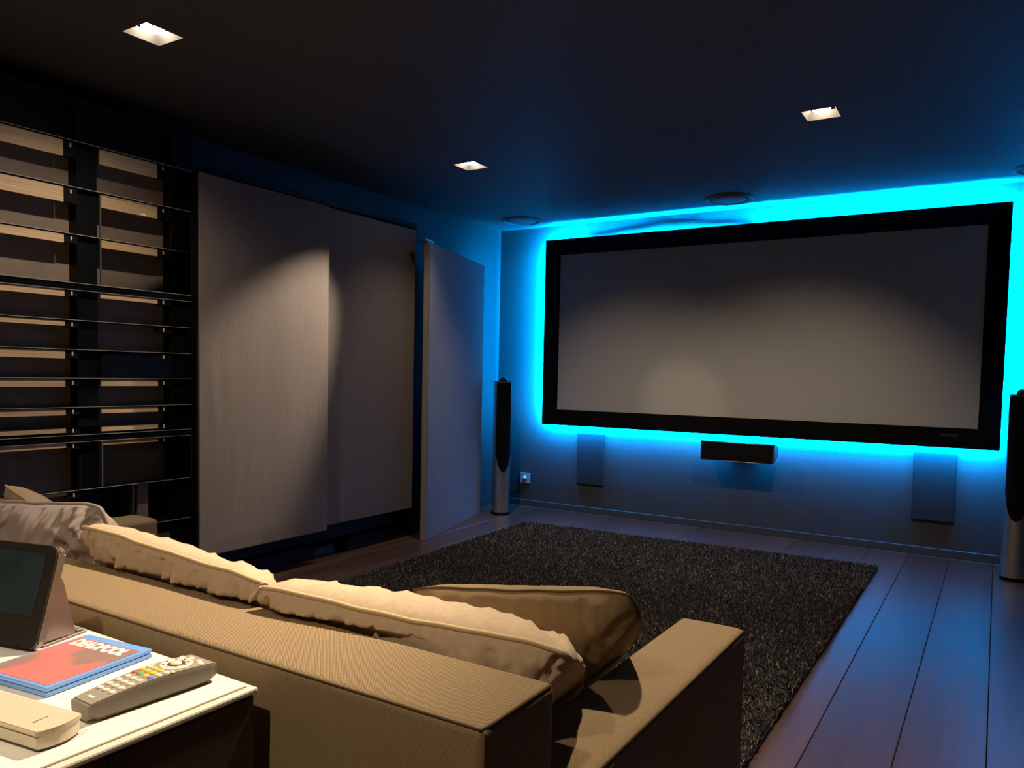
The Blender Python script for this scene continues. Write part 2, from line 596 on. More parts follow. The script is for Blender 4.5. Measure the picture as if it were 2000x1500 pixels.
# ------------------------------------------------------------------ centre speaker on wall under the screen
cs = thing('center_speaker', (2.27, 0, 0.565), 'black center speaker with chrome edges on wall below the screen', 'speaker')
prof = [(-0.200, 0.566), (-0.206, 0.636), (-0.200, 0.706)]
n = 14
back = [(-0.200 + 0.115 * math.sin(PI * i / n), 0.636 + 0.070 * math.cos(PI * i / n)) for i in range(1, n)]
bm = bmesh.new()
add_prism(bm, [(-0.196, 0.568), (-0.196, 0.704)] + back, 0, 2.006, 2.534)
bm_obj('body', bm, mat('speaker_graphite', (0.05, 0.05, 0.055), 0.35, metal=0.5), cs)
box('grille', (2.010, -0.212, 0.571), (2.530, -0.1965, 0.699), M_BLACK, cs, 0.004, 2)
for a, b in ((1.996, 2.0055), (2.5345, 2.546)):
    bm = bmesh.new()
    add_prism(bm, [(-0.205, 0.564), (-0.205, 0.708)] + [(-0.200 + 0.121 * math.sin(PI * i / n), 0.636 + 0.074 * math.cos(PI * i / n)) for i in range(1, n)], 0, a, b)
    bm_obj('end_cap', bm, mat('end_cap_grey', (0.16, 0.16, 0.17), 0.3, metal=0.7), cs)
tube('chrome_edge', [(2.000, -0.208, 0.706), (2.542, -0.208, 0.706)], 0.0045, M_CHROME, cs)
tube('chrome_edge', [(2.000, -0.208, 0.566), (2.542, -0.208, 0.566)], 0.0030, M_STEEL, cs)
arc = [(2.545, -0.203 + 0.122 * math.sin(PI * i / 20), 0.636 + 0.072 * math.cos(PI * i / 20)) for i in range(21)]
tube('chrome_edge', arc, 0.0030, M_CHROME, cs)
box('wall_mount', (2.15, -0.100, 0.600), (2.39, 0.0, 0.672), M_BLACK, cs, 0.003, 1)

M_WPANEL = noisy(mat('charcoal_cloth', rough=0.8, spec=0.2), (0.026, 0.025, 0.024), (0.032, 0.031, 0.030), ns=80)
# ------------------------------------------------------------------ flat grey boxes on the wall below the screen
for (xa, xb, za, zb, lab) in ((0.838, 1.095, 0.248, 0.690, 'shallow charcoal panel low on wall beneath the left end of screen'),
                              (3.436, 3.700, 0.238, 0.712, 'shallow charcoal panel low on wall beneath the right end of screen')):
    t = thing('wall_speaker', ((xa + xb) / 2, 0, za), lab, 'wall panel', 'charcoal panels on wall under the screen')
    box('housing', (xa, -0.016, za), (xb, 0, zb), M_WPANEL, t, 0.003, 1)
    box('front_cloth', (xa + 0.006, -0.019, za + 0.006), (xb - 0.006, -0.0165, zb - 0.006), M_WPANEL, t, 0.002, 1)

# ------------------------------------------------------------------ tower speakers
M_GRILLE = noisy(mat('grille_cloth', rough=0.9, spec=0.1), (0.004, 0.004, 0.005), (0.008, 0.008, 0.009), ns=500)


def tower(x, y, label, rz):
    t = thing('tower_speaker', (x, y, 0), label, 'speaker', 'slim tower speakers beside the screen', rz)
    Wd, Dp, Hh = 0.073, 0.105, 1.12
    n = 40
    def outline(s=1.0, g=0.0):
        p = []
        for i in range(n):
            a = 2 * PI * i / n
            cx, sx = math.cos(a), math.sin(a)
            e = 0.75
            p.append(((Wd * s + g) * math.copysign(abs(cx) ** e, cx), (Dp * s + g) * math.copysign(abs(sx) ** e, sx)))
        return p
    bm = bmesh.new()
    add_prism(bm, outline(), 2, 0.022, Hh)
    bm_obj('column', bm, M_STEEL, t, local=True, smooth=False)
    bm = bmesh.new()
    add_prism(bm, outline(1.0, 0.003), 2, 0.0, 0.012)
    add_prism(bm, outline(0.92), 2, 0.012, 0.022)
    bm_obj('foot', bm, M_BLACK, t, local=True)
    # grille: front skin of the column, square top and U shaped bottom
    bm = bmesh.new()
    rows, colsn = 60, 20
    zt, zb = Hh - 0.004, 0.365
    hw = Wd * 0.82
    vs = []
    for i in range(rows + 1):
        z = zt + (zb - zt) * i / rows
        d = z - zb
        half = hw * math.sqrt(max(0.0, 1 - (1 - min(d / 0.20, 1.0)) ** 2))
        row = []
        for j in range(colsn + 1):
            px = -half + 2 * half * j / colsn
            yy = -(Dp + 0.004) * (max(0.0, 1 - (abs(px) / Wd) ** (2 / 0.75))) ** (0.75 / 2) - 0.003
            row.append(bm.verts.new((px, yy, z)))
        vs.append(row)
    for i in range(rows):
        for j in range(colsn):
            try:
                bm.faces.new((vs[i][j], vs[i][j + 1], vs[i + 1][j + 1], vs[i + 1][j]))
            except ValueError:
                pass
    bmesh.ops.remove_doubles(bm, verts=bm.verts, dist=1e-5)
    bmesh.ops.solidify(bm, geom=bm.faces[:], thickness=0.004)
    bm_obj('grille', bm, M_GRILLE, t, local=True, smooth=True)
    bm = bmesh.new()
    bmesh.ops.create_uvsphere(bm, u_segments=24, v_segments=16, radius=0.036)
    for v in bm.verts:
        v.co = (v.co.x, v.co.y * 1.25 - 0.050, v.co.z + Hh + 0.006)
    bm_obj('tweeter_pod', bm, M_GLOSS, t, local=True, smooth=True)
    bm = bmesh.new()
    add_prism(bm, outline(0.97), 2, Hh, Hh + 0.004)
    bm_obj('top_cap', bm, M_BLACK, t, local=True)
    for s in (-1, 1):
        pts = [(s * (hw + 0.002), -(Dp) * (1 - (hw / Wd) ** (2 / 0.75)) ** 0.375 - 0.004, z) for z in (0.52, 0.7, 0.9, Hh)]
        tube('chrome_edge', pts, 0.003, M_CHROME, t, 6, local=True)
    return t


tower(0.350, -0.470, 'slim silver and black tower speaker in the far left corner', 0.74)
tower(4.045, -0.400, 'slim silver and black tower speaker cut by the right edge of photo', -0.08)

# ------------------------------------------------------------------ wall outlet and plug
o = thing('wall_outlet', (0.315, 0, 0.25), 'small grey square wall outlet beside the far left tower speaker', 'outlet')
box('face_plate', (0.266, -0.010, 0.203), (0.364, 0, 0.297), mat('outlet_plate', (0.30, 0.30, 0.30), 0.4), o, 0.003, 2)
bm = bmesh.new()
add_lathe(bm, [(0.0, -0.002), (0.021, -0.002), (0.021, 0.003), (0.019, 0.004), (0.0, 0.004)], 24)
bmesh.ops.rotate(bm, verts=bm.verts, cent=(0, 0, 0), matrix=Matrix.Rotation(PI / 2, 3, 'X'))
bmesh.ops.translate(bm, verts=bm.verts, vec=(0.315, -0.011, 0.25))
bm_obj('socket_well', bm, mat('socket_grey', (0.12, 0.12, 0.12), 0.4), o)
pc = thing('power_cord', (0.315, -0.015, 0.25), 'plug and black cord hanging from the small wall outlet', 'cord')
bm = bmesh.new()
add_lathe(bm, [(0.0, 0.0), (0.017, 0.0), (0.016, 0.012), (0.010, 0.026), (0.0, 0.028)], 20)
bmesh.ops.rotate(bm, verts=bm.verts, cent=(0, 0, 0), matrix=Matrix.Rotation(PI / 2, 3, 'X'))
bmesh.ops.translate(bm, verts=bm.verts, vec=(0.318, -0.0155, 0.255))
bm_obj('plug', bm, mat('plug_white', (0.7, 0.72, 0.72), 0.3), pc, smooth=True)
tube('cable', [(0.318, -0.035, 0.243), (0.314, -0.045, 0.20), (0.28, -0.06, 0.15), (0.22, -0.09, 0.10), (0.19, -0.13, 0.05), (0.20, -0.20, 0.012), (0.24, -0.30, 0.006), (0.30, -0.35, 0.006)], 0.0045, M_BLACK, pc)

# ------------------------------------------------------------------ sliding panel cabinet on the left wall
cb = thing('storage_cabinet', (0.2, -2.5, 0), 'black cabinet on left wall behind two tall taupe fabric sliding panels', 'cabinet')
box('body', (0.002, -3.36, 0.115), (0.335, -1.66, 2.225), M_POST, cb, 0.004, 1)
box('plinth', (0.002, -3.36, 0.0), (0.315, -2.56, 0.085), M_PLINTH, cb, 0.003, 1)
box('plinth', (0.002, -2.30, 0.0), (0.330, -1.66, 0.085), M_PLINTH, cb, 0.003, 1)
box('plinth_block', (0.05, -2.54, 0.0), (0.285, -2.36, 0.055), M_PLINTH_G, cb, 0.003, 1)
box('top_track', (0.336, -3.40, 2.19), (0.398, -1.70, 2.222), M_POST, cb, 0.002, 1)


def cloth_panel(name, lo, hi, m, parent, seed, bulge=0.004):
    """upholstered board: rounded edges, a very slightly wavy face"""
    bm = bmesh.new()
    add_box(bm, lo, hi, 0.006, 3)
    o = bm_obj(name, bm, m, parent, smooth=False)
    bm = bmesh.new()
    ny, nz = 40, 80
    x = hi[0]
    g = []
    for i in range(ny + 1):
        col = []
        for j in range(nz + 1):
            y = lo[1] + 0.005 + (hi[1] - lo[1] - 0.010) * i / ny
            z = lo[2] + 0.005 + (hi[2] - lo[2] - 0.010) * j / nz
            e = min(i, ny - i) / 3.0
            e2 = min(j, nz - j) / 3.0
            k = min(1.0, e) * min(1.0, e2)
            wv = noise.noise(Vector((seed, y * 7, z * 0.8))) * 0.0022 + max(0, noise.noise(Vector((seed + 5, y * 16, z * 2.2))) - 0.25) * 0.006
            col.append(bm.verts.new((x + 0.0008 + k * (0.0022 + wv), y, z)))
        g.append(col)
    for i in range(ny):
        for j in range(nz):
            bm.faces.new((g[i][j], g[i + 1][j], g[i + 1][j + 1], g[i][j + 1]))
    o2 = bm_obj('panel_cloth', bm, m, None, smooth=True)
    o2.parent = o
    o2.location = Vector(o2.location) - Vector([(lo[q] + hi[q]) / 2 for q in range(3)])
    return o


d1 = cloth_panel('sliding_door', (0.405, -3.500, 0.202), (0.452, -2.592, 2.172), M_PANEL, cb, 1.0)
d1['label'] = 'front taupe fabric sliding panel'
d2 = cloth_panel('sliding_door', (0.345, -2.560, 0.212), (0.382, -1.690, 2.185), M_PANEL, cb, 3.0)
d2['label'] = 'rear taupe fabric sliding panel'
box('gap_shade_strip', (0.405, -3.509, 0.202), (0.450, -3.5015, 2.172), M_POST, cb)  # black strip standing in for the shaded gap beside the panel

# leaning panel at the end of the cabinet
P0, P1 = Vector((0.546, -1.734)), Vector((0.232, -0.600))
dv = (P1 - P0)
L = dv.length
dv.normalize()
ang = math.atan2(dv.y, dv.x)
lp = thing('acoustic_panel', (P0.x, P0.y, 0), 'freestanding blue-lit grey fabric panel with pale edge angled from left wall', 'panel', rotz=ang)
box('board', (0.003, 0.004, 0.0), (L, 0.050, 2.085), M_EDGE, lp, 0.004, 2, local=True)
bm = bmesh.new()
ny, nz = 30, 60
g = []
for i in range(ny + 1):
    col = []
    for j in range(nz + 1):
        x = 0.0 + L * i / ny
        z = 0.002 + 2.081 * j / nz
        k = min(1, min(i, ny - i) / 2) * min(1, min(j, nz - j) / 2)
        wv = noise.noise(Vector((9, x * 5, z * 1.5))) * 0.002
        crease = 0.004 * math.exp(-((z - 0.92 - 0.02 * x) / 0.008) ** 2)
        col.append(bm.verts.new((x, 0.002 - k * (0.002 + wv) + crease * k, z)))
    g.append(col)
for i in range(ny):
    for j in range(nz):
        bm.faces.new((g[i][j], g[i + 1][j], g[i + 1][j + 1], g[i][j + 1]))
bm_obj('cloth_face', bm, M_PANEL_B, lp, local=True, smooth=True)
box('top_bracket', (-0.050, 0.012, 2.087), (0.10, 0.070, 2.103), M_STEEL, lp, 0.002, 1, local=True)

# ------------------------------------------------------------------ shelf unit on the left wall
XF, XBK = 0.350, 0.262
YL, YR = -5.05, -3.470
sh = thing('shelf_unit', (0.2, -4.2, 0), 'dark glass shelving with pale wood strips on the left wall', 'shelving')
box('back_panel', (0.006, YL, 0.40), (XBK, -4.046, 2.183), M_BACK, sh)
box('back_panel', (0.006, -3.948, 0.40), (XBK, -3.570, 2.183), M_BACK, sh)
box('dark_infill', (XBK + 0.0005, -3.946, 0.405), (XBK + 0.0015, -3.572, 0.600), M_POST, sh)
for a, b in ((-4.045, -3.949), (-3.569, -3.452), (-5.13, YL - 0.002)):
    box('post', (0.004, a, 0.0), (0.325, b, 2.38), M_POST, sh, 0.002, 1)
box('base', (0.004, YL, 0.0), (0.30, -3.570, 0.30), M_PLINTH, sh, 0.003, 1)
box('base_strip', (0.302, -3.72, 0.30), (0.312, -3.50, 0.335), mat('base_strip_grey', (0.22, 0.20, 0.18), 0.5), sh)
box('header', (0.006, YL, 2.186), (XBK + 0.03, -3.570, 2.364), M_POST, sh)
box('top_board', (0.006, YL, 2.365), (0.34, -3.46, 2.385), M_PLINTH, sh)
LEV = [(2.190, .008, .070, .068), (1.985, .008, .066, .060), (1.775, .006, .038, .036), (1.557, .034, .030, .024), (1.390, .006, .023, .0),
       (1.257, .006, .036, .0), (1.126, .006, .032, .030), (0.994, .006, .029, .026), (0.905, .004, .022, .024), (0.866, .034, .021, .022),
       (0.612, .006, .012, .0), (0.402, .008, .0, .0)]
for z, th, sl, sr in LEV:
    s = box('shelf', (XBK + 0.002, YL + 0.002, z - th), (XF - 0.004, YR, z - 0.0005), M_GLOSS, sh)
    base = Vector(s.location)

    def sub(nm, lo, hi, m, bev=0.0):
        o2 = box(nm, lo, hi, m, None, bev, 1)
        o2.parent = s
        o2.location = Vector(o2.location) - (base + Vector(sh.location))
        return o2
    if z != 0.905:
        sub('front_edge', (XF - 0.0035, YL, z - 0.0024), (XF, YR, z), M_LIP)
    if th > 0.02:
        sub('front_edge', (XF - 0.0035, YL, z - th), (XF, YR, z - th + 0.0018), M_LIP)
    zb = z - th - 0.001
    if sl:
        sub('wood_strip', (XF - 0.016, YL, zb - sl), (XF - 0.006, -4.112, zb), M_STRIP)
        sub('bracket', (XF - 0.035, -4.110, zb - max(sl, .03)), (XF - 0.008, -4.048, zb), M_BLACK, 0.002)
        sub('clip', (XF - 0.0075, -4.083, zb - .024), (XF - 0.004, -4.076, zb - .006), M_CLIP, 0.001)
    if sr:
        sub('wood_strip', (XF - 0.016, -3.946, zb - sr), (XF - 0.006, -3.656, zb), M_STRIP)
    if sl and z > 0.7:
        sub('bracket', (XF - 0.035, -3.654, zb - max(sr, .03)), (XF - 0.008, -3.571, zb), M_BLACK, 0.002)
        sub('clip', (XF - 0.0075, -3.628, zb - .024), (XF - 0.004, -3.621, zb - .006), M_CLIP, 0.001)
for za, zb in ((1.562, 1.974), (0.618, 0.828)):
    g1 = box('glass_flap', (XF - 0.003, -3.944, za), (XF + 0.001, -3.473, zb), M_GLASS, sh)
    gb = Vector(g1.location) + Vector(sh.location)
    for a, b in ((-3.951, -3.9445), (-3.4725, -3.466)):
        e1 = box('edge_strip', (XF - 0.004, a, za), (XF + 0.0015, b, zb), M_STEEL)
        e1.parent = g1
        e1.location = Vector(e1.location) - gb
box('gloss_panel', (XF - 0.030, -3.946, 1.132), (XF - 0.012, -3.472, 1.249), M_GLOSS, sh)
box('divider', (0.264, -3.785, 0.405), (0.33, -3.779, 0.604), M_STEEL, sh)
box('divider', (0.264, -3.745, 0.405), (0.31, -3.69, 0.604), M_BACK, sh)

# ------------------------------------------------------------------ shaggy rug
RQ = [(0.80, -0.805), (3.318, -0.688), (3.312, -4.235), (0.96, -4.235)]
rg = thing('shag_rug', (2.1, -2.7, 0), 'large charcoal grey shaggy rug on floor before the screen', 'rug')
bm = bmesh.new()
add_prism(bm, [(x, y) for x, y in RQ], 2, 0.001, 0.010)
bm_obj('backing', bm, M_RUGBASE, rg)


def shag():
    rng = np.random.default_rng(3)
    N = 300000
    u, v = rng.random(N), rng.random(N)
    q = np.array(RQ)
    p = (q[0][None] * ((1 - u) * (1 - v))[:, None] + q[1][None] * (u * (1 - v))[:, None] + q[2][None] * (u * v)[:, None] + q[3][None] * ((1 - u) * v)[:, None])
    # clumps make the tone uneven, as trodden pile is
    h = 0.020 + 0.014 * rng.random(N)
    az = rng.random(N) * 2 * PI
    lean = 0.006 + 0.016 * rng.random(N)
    wdt = 0.0018 + 0.0022 * rng.random(N)
    base = np.c_[p, np.full(N, 0.009)]
    tip = base + np.c_[np.cos(az) * lean, np.sin(az) * lean, h]
    midp = base + np.c_[np.cos(az) * lean * 0.3, np.sin(az) * lean * 0.3, h * 0.62]
    b2 = az + PI / 2 + (rng.random(N) - .5)
    side = np.c_[np.cos(b2) * wdt, np.sin(b2) * wdt, np.zeros(N)]
    V = np.stack([base - side * .6, base + side * .6, midp + side, midp - side, tip], 1).reshape(-1, 3).astype(np.float32)
    i0 = np.arange(N) * 5
    quads = np.stack([i0, i0 + 1, i0 + 2, i0 + 3], 1)
    tris = np.stack([i0 + 3, i0 + 2, i0 + 4], 1)
    loops = np.concatenate([quads.ravel(), tris.ravel()]).astype(np.int32)
    starts = np.concatenate([np.arange(N) * 4, N * 4 + np.arange(N) * 3]).astype(np.int32)
    me = bpy.data.meshes.new('pile')
    me.vertices.add(len(V))
    me.vertices.foreach_set('co', V.ravel())
    me.loops.add(len(loops))
    me.loops.foreach_set('vertex_index', loops)
    me.polygons.add(2 * N)
    me.polygons.foreach_set('loop_start', starts)
    me.update(calc_edges=True)
    tint = rng.random(N) ** 1.2
    at = me.attributes.new('tint', 'FLOAT', 'POINT')
    at.data.foreach_set('value', np.repeat(tint, 5).astype(np.float32))
    me.validate()
    o = link('pile', me, M_RUG, rg)
    o['kind'] = 'stuff'
    return o


shag()

# ------------------------------------------------------------------ sofa
HB, HA = 0.755, 0.620
SL, SR = 1.130, 3.455      # outer sides
AL, AR = 1.288, 3.300      # inner faces of the arms
YRr, YFb, YFr = -5.266, -5.085, -4.280
sf = thing('sofa', (2.29, -4.75, 0), 'low olive brown woven sofa with square arms facing the screen', 'sofa')


def soft_box(name, lo, hi, bevel, crown=0.0, seg=5, m=M_SOFA):
    bm = bmesh.new()
    add_box(bm, lo, hi, bevel, seg)
    if crown:
        bmesh.ops.subdivide_edges(bm, edges=[e for e in bm.edges if e.calc_length() > 0.12], cuts=8, use_grid_fill=True)
        cx, cy = (lo[0] + hi[0]) / 2, (lo[1] + hi[1]) / 2
        for v in bm.verts:
            if v.co.z > hi[2] - bevel * 1.2:
                a = 1 - min(1, abs(v.co.x - cx) / ((hi[0] - lo[0]) / 2)) ** 2
                b = 1 - min(1, abs(v.co.y - cy) / ((hi[1] - lo[1]) / 2)) ** 2
                v.co.z += crown * min(a, 1) * (0.3 + 0.7 * b)
    return bm_obj(name, bm, m, sf, smooth=True)


soft_box('backrest', (SL + 0.02, YRr, 0.13), (3.408, YFb, HB), 0.012, 0.004)
soft_box('arm', (SL, YFb + 0.004, 0.13), (AL, YFr, HA), 0.016, 0.006)
soft_box('arm', (AR, YFb + 0.004, 0.13), (SR, YFr + 0.01, HA), 0.016, 0.006)
box('base', (SL + 0.03, YFb + 0.006, 0.09), (SR - 0.03, YFr - 0.03, 0.245), M_SOFA, sf, 0.01, 2)
mid = (AL + AR) / 2
soft_box('seat_cushion', (AL + 0.004, YFb + 0.006, 0.25), (mid - 0.003, YFr - 0.015, 0.430), 0.035, 0.02)
soft_box('seat_cushion', (mid + 0.003, YFb + 0.006, 0.25), (AR - 0.004, YFr - 0.015, 0.430), 0.035, 0.02)
for x in (SL + 0.08, SR - 0.08):
    for y in (YRr + 0.08, YFr - 0.10):
        box('leg', (x - 0.03, y - 0.03, 0.0), (x + 0.03, y + 0.03, 0.129 if y < -5 else 0.089), M_DARKWOOD, sf, 0.004, 1)
e = 0.0022
tube('seam', [(SL + 0.03, YRr + 0.004, HB - 0.003), (2.0, YRr + 0.003, HB - 0.002), (2.8, YRr + 0.002, HB - 0.003), (3.402, YRr + 0.004, HB - 0.003), (3.405, YRr + 0.02, HB - 0.002), (3.404, YFb - 0.008, HB - 0.003)], e, M_SEAM, sf, 6)
tube('seam', [(3.405, YRr + 0.004, HB - 0.006), (3.405, YRr + 0.004, 0.16)], e, M_SEAM, sf, 6)
tube('seam', [(SR - 0.004, YFb + 0.01, HA - 0.004), (SR - 0.004, YFr - 0.002, HA - 0.004), (SR - 0.03, YFr + 0.007, HA - 0.004), (AR + 0.01, YFr + 0.007, HA - 0.004)], e, M_SEAM, sf, 6)


# ------------------------------------------------------------------ loose cushions
def cushion(name, Lp, Rp, down, size_h, thick, m, mp, seed, label, pipe=True, wr=1.0, clamp=True, pinch=0.04, bow=0.0, planes=(), group='loose cushions along the sofa back'):
    """pillow whose top piped edge runs from Lp to Rp; 'down' points from that edge to the opposite one"""
    Lp, Rp, dn = Vector(Lp), Vector(Rp), Vector(down).normalized()
    ex = (Rp - Lp)
    wd = ex.length
    ex.normalize()
    ey = (-dn - ex * (-dn).dot(ex)).normalized()
    ez = ex.cross(ey).normalized()
    cen = (Lp + Rp) / 2 - ey * (size_h / 2)
    nu, nv = 110, 80

    def place(p, extra=0.0):
        q = cen + ex * p[0] + ey * p[1] + ez * p[2]
        for pp, pn in planes:
            d_ = (q - Vector(pp)).dot(Vector(pn).normalized()) - extra
            if d_ < 0:
                q = q - Vector(pn).normalized() * d_
        if clamp:
            for (x0, x1, y0, y1, zt) in ((SL + 0.01, 3.416 + extra, YRr - .004, YFb + 0.008 + extra, HB + 0.011 + extra), (SL, AL + .008 + extra, YFb, YFr + .02, HA + .014 + extra), (AR - .008 - extra, SR + .01, YFb, YFr + .03, HA + .014 + extra), (AL, AR, YFb, YFr, 0.466 + extra)):
                if x0 < q.x < x1 and y0 < q.y < y1 and q.z < zt:
                    # slide out along the diagonal so that the cloth drapes over the edge without a jump
                    dz = zt - q.z
                    if x1 - x0 < 0.3:
                        dx = (x1 - q.x) if x1 < 2 else (q.x - x0)
                        k = min(dz, dx)
                        q.z += k
                        q.x += k if x1 < 2 else -k
                    elif y0 < -5.2:
                        k = min(dz, y1 - q.y)
                        q.z += k
                        q.y += k
                    else:
                        q.z = zt
        return q

    def shape(u, v, s):
        x = wd / 2 * u * (1 - pinch * (1 - v * v) * abs(u) - 0.05 * v ** 8)
        y = size_h / 2 * v * (1 - pinch * (1 - u * u) * abs(v) - 0.06 * u ** 8) + bow * (1 - u * u) * max(0, v)
        fu, fv = max(0.0, 1 - abs(u) ** 3.6), max(0.0, 1 - abs(v) ** 2.8)
        t = thick / 2 * (fu ** 0.42) * (fv ** 0.5)
        du, dv_ = (1 - abs(u)) * wd / 2, (1 - abs(v)) * size_h / 2
        de = min(du, dv_)
        along = y if du < dv_ else x
        if de > 1e-6:
            sd = 1 if du < dv_ else 5
            g0 = noise.noise(Vector((along * 36, seed * 3.7 + s * 2, sd))) + 0.6 * noise.noise(Vector((along * 80, seed + s, sd + 3)))
            reach = 0.035 + 0.045 * max(0.0, noise.noise(Vector((along * 9, seed * 2.1 - s, sd + 8))) + 0.5)
            gth = (0.022 if s > 0 else 0.003) * g0 * math.exp(-(de / reach) ** 1.3) * min(1, de / 0.008)
            n1 = noise.noise(Vector((x * 5 + seed, y * 8, s * 4.0 + seed)))
            dg = 0.75 if s > 0 else -0.75
            a1, b1 = x * math.cos(dg) + y * math.sin(dg), -x * math.sin(dg) + y * math.cos(dg)
            n2 = noise.noise(Vector((a1 * 15 + seed, b1 * 4.0, s * 7.0)))
            n3 = noise.noise(Vector((a1 * 6 - seed, b1 * 17.0, s * 3.0)))
            fold = max(0, 1 - abs(n2) * 4.0) ** 1.5 * 0.018 + max(0, 1 - abs(n3) * 5.0) ** 1.5 * 0.011 + n1 * 0.012
            if s < 0:
                fold *= 0.35
            t += wr * (gth + fold * min(1, de / 0.05)) * min(1, de / 0.01)
            # creases running in from the corners
            cr = abs(abs(u) - abs(v))
            cd = math.hypot(1 - abs(u), 1 - abs(v))
            t += wr * 0.011 * math.sin(cr * 26 + seed) * math.exp(-cd / 0.30) * min(1, de / 0.03)
        return (x, y, s * max(t, 0.0))
    verts, idx = [], {}
    for s in (1, -1):
        for i in range(nu + 1):
            for j in range(nv + 1):
                edge = i in (0, nu) or j in (0, nv)
                if edge and s == -1:
                    idx[(s, i, j)] = idx[(1, i, j)]
                    continue
                # crowd samples toward the edges
                u = math.sin((2 * i / nu - 1) * PI / 2)
                v = math.sin((2 * j / nv - 1) * PI / 2)
                idx[(s, i, j)] = len(verts)
                verts.append(place(shape(u, v, s)))
    faces = []
    for s in (1, -1):
        for i in range(nu):
            for j in range(nv):
                q = [idx[(s, i, j)], idx[(s, i + 1, j)], idx[(s, i + 1, j + 1)], idx[(s, i, j + 1)]]
                faces.append(q if s == 1 else q[::-1])
    root = tag(bpy.data.objects.new(name, None), label, 'cushion', group)
    C.objects.link(root)
    root.location = place((0, -size_h / 2, 0))
    me = bpy.data.meshes.new('cover')
    me.from_pydata(verts, [], faces)
    link('cover', me, m, root, smooth=True)
    loop = []
    for i in range(nu):
        loop.append((2 * i / nu - 1, 1))
    for j in range(nv):
        loop.append((1, 1 - 2 * j / nv))
    for i in range(nu):
        loop.append((1 - 2 * i / nu, -1))
    for j in range(nv):
        loop.append((-1, -1 + 2 * j / nv))
    pts = []
    for u, v in loop:
        p = shape(u, v, 1)
        pts.append(place((p[0] * 1.004, p[1] * 1.004, noise.noise(Vector((p[0] * 14, p[1] * 14, seed))) * 0.004), 0.006))
    tube('piping', pts, 0.0045 if pipe else 0.0025, mp, root, 6, closed=True)
    return root


ARMP = ((3.312, -4.7, 0.645), (-0.8, 0, 0.6))
SPLIT = (2.812, -5.08, 0.80)
cushion('scatter_cushion', (2.195, -5.085, 0.838), (2.830, -5.100, 0.808), (0, 0.62, -0.78), 0.50, 0.135, M_TAN, M_TANPIPE, 1.3,
        'tan piped cushion on sofa back, between the mauve cushion and the longest cushion', wr=1.15, planes=((SPLIT, (-0.95, 0.30, 0)),))
cushion('scatter_cushion', (2.795, -5.115, 0.804), (3.410, -5.045, 0.788), (-0.16, 0.70, -0.70), 0.54, 0.18, M_TAN, M_TANPIPE, 4.1,
        'wrinkled tan piped cushion at the right end of sofa back', wr=1.15, planes=(ARMP, ((SPLIT[0] + .014, SPLIT[1], SPLIT[2]), (0.95, -0.30, 0)),))
C2N = Vector((0, 0.70, 0.70)).normalized()
cushion('scatter_cushion', (2.93, -4.830, 0.755), (3.395, -4.790, 0.814), (-0.24, 0.52, -0.80), 0.40, 0.12, M_SOFA, M_SEAM, 7.7,
        'olive brown woven cushion behind the right tan cushion, near sofa arm', pipe=False, wr=0.35, pinch=0.03, planes=((Vector((3.1, -5.08, 0.796)) + C2N * 0.112, C2N), ARMP))
cushion('scatter_cushion', (1.42, -4.975, 0.800), (2.085, -4.960, 0.850), (-0.12, 0.22, -0.9), 0.44, 0.15, M_LAV, M_LAVPIPE, 9.2,
        'pale mauve cushion on the sofa behind the black tablet')
LVN = Vector((0, 0.97, 0.24))
cushion('scatter_cushion', (1.285, -4.815, 0.812), (1.69, -4.800, 0.680), (-0.10, 0.62, -0.72), 0.36, 0.12, M_TAN, M_TANPIPE, 12.5,
        'golden tan cushion at far left against the left sofa arm', wr=0.3,
        planes=((Vector((1.75, -4.97, 0.825)) + LVN * 0.088, LVN), ((1.296, -4.7, 0.70), (1, 0, 0.25))))

# ------------------------------------------------------------------ console table behind the sofa
ZT = 0.735
TX0, TX1, TY0, TY1 = 1.35, 3.038, -5.770, -5.290
tb = thing('console_table', (2.2, -5.53, 0), 'white topped dark wood console table behind the sofa', 'table')
box('table_top', (TX0, TY0, ZT - 0.014), (TX1, TY1, ZT - 0.0045), M_TABLEEDGE, tb, 0.003, 2)
box('top_inlay', (TX0 + 0.012, TY0 + 0.012, ZT - 0.0045), (TX1 - 0.012, TY1 - 0.010, ZT - 0.0005), M_TABLE, tb, 0.0012, 1)
box('side_panel', (TX1 - 0.045, TY1 - 0.220, 0.0), (TX1 - 0.002, TY1 - 0.004, ZT - 0.0145), M_DARKWOOD, tb, 0.003, 1)
box('side_panel', (TX1 - 0.045, TY0 + 0.004, 0.0), (TX1 - 0.002, TY0 + 0.110, ZT - 0.0145), M_DARKWOOD, tb, 0.003, 1)
box('apron', (TX1 - 0.043, TY0 + 0.1105, ZT - 0.115), (TX1 - 0.003, TY1 - 0.2205, ZT - 0.0145), M_DARKWOOD, tb, 0.002, 1)
box('side_panel', (TX0 + 0.012, TY0 + 0.004, 0.0), (TX0 + 0.045, TY1 - 0.004, ZT - 0.0145), M_DARKWOOD, tb, 0.003, 1)
box('lower_shelf', (TX0 + 0.046, TY0 + 0.02, 0.20), (TX1 - 0.046, TY1 - 0.02, 0.225), M_DARKWOOD, tb, 0.002, 1)

